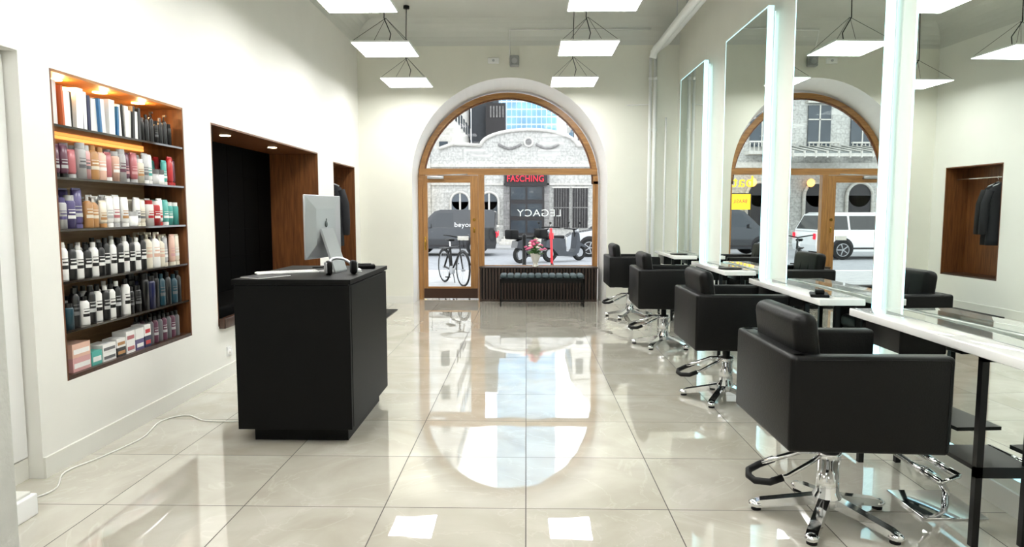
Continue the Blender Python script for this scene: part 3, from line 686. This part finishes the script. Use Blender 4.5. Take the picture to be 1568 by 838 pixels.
b.box(-12.5,-7.5,29.42,29.5,3.9,4.05,M_st3)
for x in (-12.3,-7.7): b.cyl((x,29.7,-.05),(x,29.7,4.02),.06,M_dark)
b.obj('entrance_canopy')
def gridtower(name,x0,x1,y0,y1,z1,mf,mw,nx,nz,z0=0,fr=.25):
    b=MB(); b.box(x0,x1,y0,y1,z0,z1,mf)
    dx=(x1-x0)/nx; dz=(z1-z0)/nz
    for i in range(nx):
        for j in range(nz): b.box(x0+dx*(i+fr/2),x0+dx*(i+1-fr/2),y0-.05,y0,z0+dz*(j+fr/2),z0+dz*(j+1-fr/2),mw)
    ny=max(1,int((y1-y0)/dx/1.2)); dy=(y1-y0)/ny
    for s in (x0-.05,x1):
        for i in range(ny):
            for j in range(nz): b.box(s,s+.05,y0+dy*(i+fr/2),y0+dy*(i+1-fr/2),z0+dz*(j+fr/2),z0+dz*(j+1-fr/2),mw)
    return b.obj(name)
M_tw=mat('tower_glass',(118,166,198),.15,var=.3,scale=.6); M_tf=mat('tower_frame',(204,216,224),.6)
gridtower('glass_office_tower',-2.6,2.6,60,66,26,M_tf,M_tw,12,40,fr=.22)
M_dg=mat('dark_metal_roof',(58,62,68),.5,var=.2)
b=MB(); b.box(-4.0,-2.2,50,53,0,12,M_dg); b.box(-2.9,-1.5,49,50.5,0,9.2,M_dark)
for k in range(5): b.box(-2.6+.22*k,-2.5+.22*k,48.95,49,8.2,9.0,M_st2)
b.box(-2.4,-2.0,49,50,9.2,9.6,M_dg); b.obj('dark_office_building')
gridtower('apartment_building',-10.5,-4.2,40,52,14.5,M_st3,M_ow,5,7,fr=.6)
gridtower('apartment_building',2.9,9,42,50,9.0,M_st3,M_ow,7,5,fr=.5)
b=MB(); b.prism([(2.8,9.05),(9,9.05),(9,11.5),(4.8,11.5)],'XZ',41.8,50,M_st3); b.obj('mansard_roof')

M_tire=mat('tyre',(22,22,22),.8,var=0); M_rim=mat('alloy_rim',(170,172,175),.3,metal=.6,var=0); M_cw=mat('car_window',(26,32,38),.08,coat=.6,var=0)
def car(name,loc,L,H,W,paint,van=False):
    b=MB(); hw=W/2; zb=.28; belt=.98 if not van else 1.04
    hood=.22*L if not van else .2*L
    prof=[(.04,zb),(0,.5),(.03,.72),(.2,.84),(hood,belt-.02),(hood+.1,belt),(L-.12,belt),(L-.03,.8),(L,.5),(L-.05,zb)]
    b.prism(prof,'XZ',-hw,hw,paint)
    gx=[(hood-.02,belt-.01),(hood+.62,H-.06),(hood+.85,H),(L-.5 if not van else L-.2,H),(L-.32 if not van else L-.06,H-.08),(L-.08,belt-.01)]
    def y_at(z): return hw-.02-(z-belt)/(H-belt)*(.2 if not van else .1)
    A=[(x,-y_at(z),z) for x,z in gx];B=[(x,y_at(z),z) for x,z in gx]; n=len(gx)
    b.add(A+B,[list(range(n)),[n+i for i in range(n)][::-1]]+[(i,(i+1)%n,n+(i+1)%n,n+i) for i in range(n)],paint)
    def lerp(p,q,t): return (p[0]+(q[0]-p[0])*t,p[1]+(q[1]-p[1])*t)
    for (p,q) in ((gx[0],gx[1]),(gx[5],gx[4])):
        a=lerp(p,q,.12); c=lerp(p,q,.95); o=-.012 if p==gx[0] else .012
        b.add([(a[0]+o,-y_at(a[1])+.08,a[1]),(a[0]+o,y_at(a[1])-.08,a[1]),(c[0]+o,y_at(c[1])-.08,c[1]),(c[0]+o,-y_at(c[1])+.08,c[1])],[(0,1,2,3)],M_cw)
    zt=H-.12; zl=belt+.05
    xs=hood+.15; xe=L-.25
    wins=[(xs+.12,xs+1.15,True),(xs+1.22,xs+2.15,False)]+([(xs+2.22,xe-.12,False)] if not van and xe-xs>2.6 else [])
    for s in (-1,1):
        for (a,c,fr) in wins[:1 if van else 3]:
            yl=s*(y_at(zl)+.008); yt=s*(y_at(zt)+.008)
            b.add([(a,yl,zl),(c,yl,zl),(c,yt,zt),(a+(.45 if fr else 0),yt,zt)],[(0,1,2,3)],M_cw)
        for x in (.2*L,.79*L):
            b.cyl((x,s*(hw-.1),.385),(x,s*(hw+.005),.385),.38,M_dark,seg=28)
            b.cyl((x,s*(hw-.18),.335),(x,s*(hw+.02),.335),.33,M_tire,seg=28)
            b.cyl((x,s*(hw+.02),.335),(x,s*(hw+.024),.335),.22,M_dark,seg=24)
            for k in range(5):
                t=k*1.2566; b.tube([(x,s*(hw+.03),.335),(x+.2*math.cos(t),s*(hw+.03),.335+.2*math.sin(t))],.022,M_rim,6)
            b.tube([(x+.215*math.cos(t*.3),s*(hw+.028),.335+.215*math.sin(t*.3)) for t in range(21)],.015,M_rim,6,closed=True)
        b.box(.01,.25,s*(hw-.3)-.1,s*(hw-.3)+.1,.62,.72,M_white)
        b.box(hood+.35,hood+.5,min(s*hw,s*(hw+.14)),max(s*hw,s*(hw+.14)),belt+.02,belt+.16,paint)
        b.box(.25*L+.2,.74*L,s*(hw+.004)-.004,s*(hw+.004)+.004,.36,.42,M_dark)
    b.box(L-.02,L+.01,-hw+.05,-hw+.2,.7,.9,M_neon); b.box(L-.02,L+.01,hw-.2,hw-.05,.7,.9,M_neon)
    return b.obj(name,loc,bevel=.02)
P_black=mat('paint_black',(18,20,26),.15,coat=1,var=0); P_white=mat('paint_white',(232,234,236),.2,coat=1,var=0); P_silver=mat('paint_silver',(200,204,208),.25,metal=.2,coat=1,var=0)
v=car('van',(-4.75,26.0,-.13),3.65,1.72,1.8,P_black,True)
text('beyond',.26,M_letter,'van_lettering',v,(2.5,-.92,1.16),(R(90),0,0),ext=.002)
car('suv',(-10.6,24.0,-.13),4.5,1.62,1.85,P_white)
car('car',(1.45,25.6,-.13),4.2,1.45,1.75,P_silver)
def bicycle(name,loc,rz):
    b=MB(); r=.34
    for x in (0,1.05):
        b.tube([(x+r*math.cos(t*.2618),0,r+.02+r*math.sin(t*.2618)) for t in range(24)],.02,M_tire,8,closed=True)
        b.tube([(x+(r-.025)*math.cos(t*.2618),0,r+.02+(r-.025)*math.sin(t*.2618)) for t in range(24)],.008,M_rim,6,closed=True)
        for k in range(14):
            t=k*math.pi/7; b.cyl((x,0,r+.02),(x+r*.93*math.cos(t),0,r+.02+r*.93*math.sin(t)),.0025,M_rim,seg=4)
        b.cyl((x,-.04,r),(x,.04,r),.025,M_rim)
        b.tube([(x+(r+.04)*math.cos(math.pi*(.1+.08*t)),0,r+(r+.06)*math.sin(math.pi*(.1+.08*t))) for t in range(10)],.018,M_blackmetal,6)
    bb=(.45,0,.3); st=(.35,0,.78); hd=(.86,0,.82)
    for p,q in ((bb,st),(bb,(.88,0,.7)),(st,hd),((0,0,r),bb),((0,0,r),st)): b.cyl(p,q,.02,M_blackmetal)
    b.tube([(1.05,0,r),(.93,0,.62),(.84,0,.98)],.017,M_blackmetal)
    b.tube([(.7,-.28,1.05),(.82,-.2,1.04),(.85,0,1.0),(.82,.2,1.04),(.7,.28,1.05)],.013,M_blackmetal)
    b.cyl(st,(.32,0,.92),.014,M_chrome); b.rbox(.2,.46,-.07,.07,.91,.96,.025,M_leather)
    b.cyl((.45,-.03,.3),(.45,.03,.3),.09,M_rim); b.tube([(.45,-.1,.3),(.5,-.1,.17)],.01,M_rim); b.box(.45,.55,-.16,-.08,.15,.17,M_rubber)
    b.tube([(.45,.08,.3),(.4,.1,.43)],.01,M_rim); b.box(.35,.45,.08,.16,.42,.44,M_rubber)
    b.box(-.15,.3,-.07,.07,.74,.76,M_blackmetal)
    b.tube([(.9,0,.95),(1.05,0,.95),(1.1,0,.8)],.01,M_blackmetal)
    b.tube([(.4,.03,.3),(.3,.12,.012)],.01,M_blackmetal)
    return b.obj(name,loc,rz)
bicycle('bicycle',(-1.78,14.7,-.021),R(-62))
M_red=mat('red_plastic',(214,40,52),.4,var=0)
def scooter(name,loc,rz):
    b=MB()
    for x in (0,.9):
        b.tube([(x+.1*math.cos(t*.5236),0,.125+.1*math.sin(t*.5236)) for t in range(12)],.024,M_tire,8,closed=True); b.cyl((x,-.03,.12),(x,.03,.12),.07,M_rim)
    b.rbox(.08,.8,-.08,.08,.11,.17,.02,M_red); b.tube([(.9,0,.12),(.86,0,.3),(.76,0,1.12)],.032,M_red,10)
    b.tube([(.72,-.24,1.14),(.76,0,1.15),(.72,.24,1.14)],.016,M_blackmetal); b.rbox(-.1,.15,-.05,.05,.2,.25,.015,M_red); b.rbox(.77,.86,-.05,.05,.85,1.0,.01,M_red)
    b.tube([(.3,.03,.12),(.25,.14,.012)],.01,M_blackmetal)
    return b.obj(name,loc,rz)
scooter('electric_scooter',(.42,16.3,-.021),R(75))
def moped(name,loc,rz,paint):
    b=MB(); r=.22
    for x in (0,1.25):
        b.tube([(x+r*math.cos(t*.349),0,r+.06+r*math.sin(t*.349)) for t in range(18)],.06,M_tire,10,closed=True); b.cyl((x,-.05,r+.06),(x,.05,r+.06),.14,M_rim)
    b.prism([(-.25,.5),(-.2,.72),(.1,.8),(.55,.76),(.6,.34),(.9,.3),(1.0,.42),(1.06,.95),(1.14,.93),(1.2,.5),(1.12,.28),(.95,.18),(.3,.2),(.05,.45)],'XZ',-.15,.15,paint)
    b.rbox(-.2,.55,-.14,.14,.76,.87,.04,M_leather); b.rbox(-.5,-.18,-.18,.18,.78,1.08,.05,M_black)
    b.prism([(1.05,.45),(1.22,.62),(1.5,.5),(1.48,.44),(1.25,.5)],'XZ',-.08,.08,paint)
    b.tube([(1.25,0,.28),(1.1,0,.7),(1.02,0,1.05)],.035,M_blackmetal,10)
    b.tube([(.88,-.34,1.08),(1.0,-.15,1.07),(1.03,0,1.06),(1.0,.15,1.07),(.88,.34,1.08)],.02,M_blackmetal); b.ell((1.12,0,1.0),(.1,.1,.09),M_rim)
    for s in (-1,1): b.tube([(1.0,s*.2,1.07),(1.03,s*.28,1.25)],.008,M_blackmetal,6); b.ell((1.03,s*.29,1.28),(.015,.06,.04),M_blackmetal)
    b.tube([(.4,.1,.2),(.3,.2,.012)],.012,M_blackmetal)
    return b.obj(name,loc,rz)
moped('motor_scooter',(-.2,21.6,-.13),R(40),P_black); moped('motor_scooter',(.75,22.2,-.13),R(35),M_dg)
b=MB()
b.lathe([(.12,0),(.1,.05),(.05,.1),(.05,.9),(.06,.95),(.02,1.0)],(0,0,0),M_blackmetal,16); b.obj('street_bollard',(-.05,16.6,-.021))
b=MB(); b.cyl((0,0,0),(0,0,3.2),.04,M_alu); b.rbox(-.3,.3,-.02,.02,2.5,3.1,.01,mat('sign_blue',(30,80,170),.4,var=0)); b.obj('parking_sign',(-7.2,18.4,-.13))

# ---------------------------------------------------------------- world
w=bpy.data.worlds.new('World'); bpy.context.scene.world=w; w.use_nodes=True; nt=w.node_tree
bg=nt.nodes['Background']; tc=nt.nodes.new('ShaderNodeTexCoord'); n_=nt.nodes.new('ShaderNodeTexNoise'); n_.inputs['Scale'].default_value=2.2; n_.inputs['Detail'].default_value=5
rr=nt.nodes.new('ShaderNodeValToRGB'); rr.color_ramp.elements[0].color=(.78,.88,1,1); rr.color_ramp.elements[1].color=(1,1,1,1); rr.color_ramp.elements[0].position=.35; rr.color_ramp.elements[1].position=.6
nt.links.new(tc.outputs['Generated'],n_.inputs['Vector']); nt.links.new(n_.outputs['Fac'],rr.inputs['Fac']); nt.links.new(rr.outputs['Color'],bg.inputs['Color'])
bg.inputs['Strength'].default_value=2.9

# ---------------------------------------------------------------- camera
cam=bpy.data.cameras.new('camera'); co=bpy.data.objects.new('camera',cam); bpy.context.scene.collection.objects.link(co)
co.location=(0,0,1.5); co.rotation_euler=(R(90-5.165),0,R(1.21)); cam.lens=23.88; cam.sensor_width=36; cam.clip_end=300
bpy.context.scene.camera=co
bpy.context.scene.view_settings.view_transform='Standard'
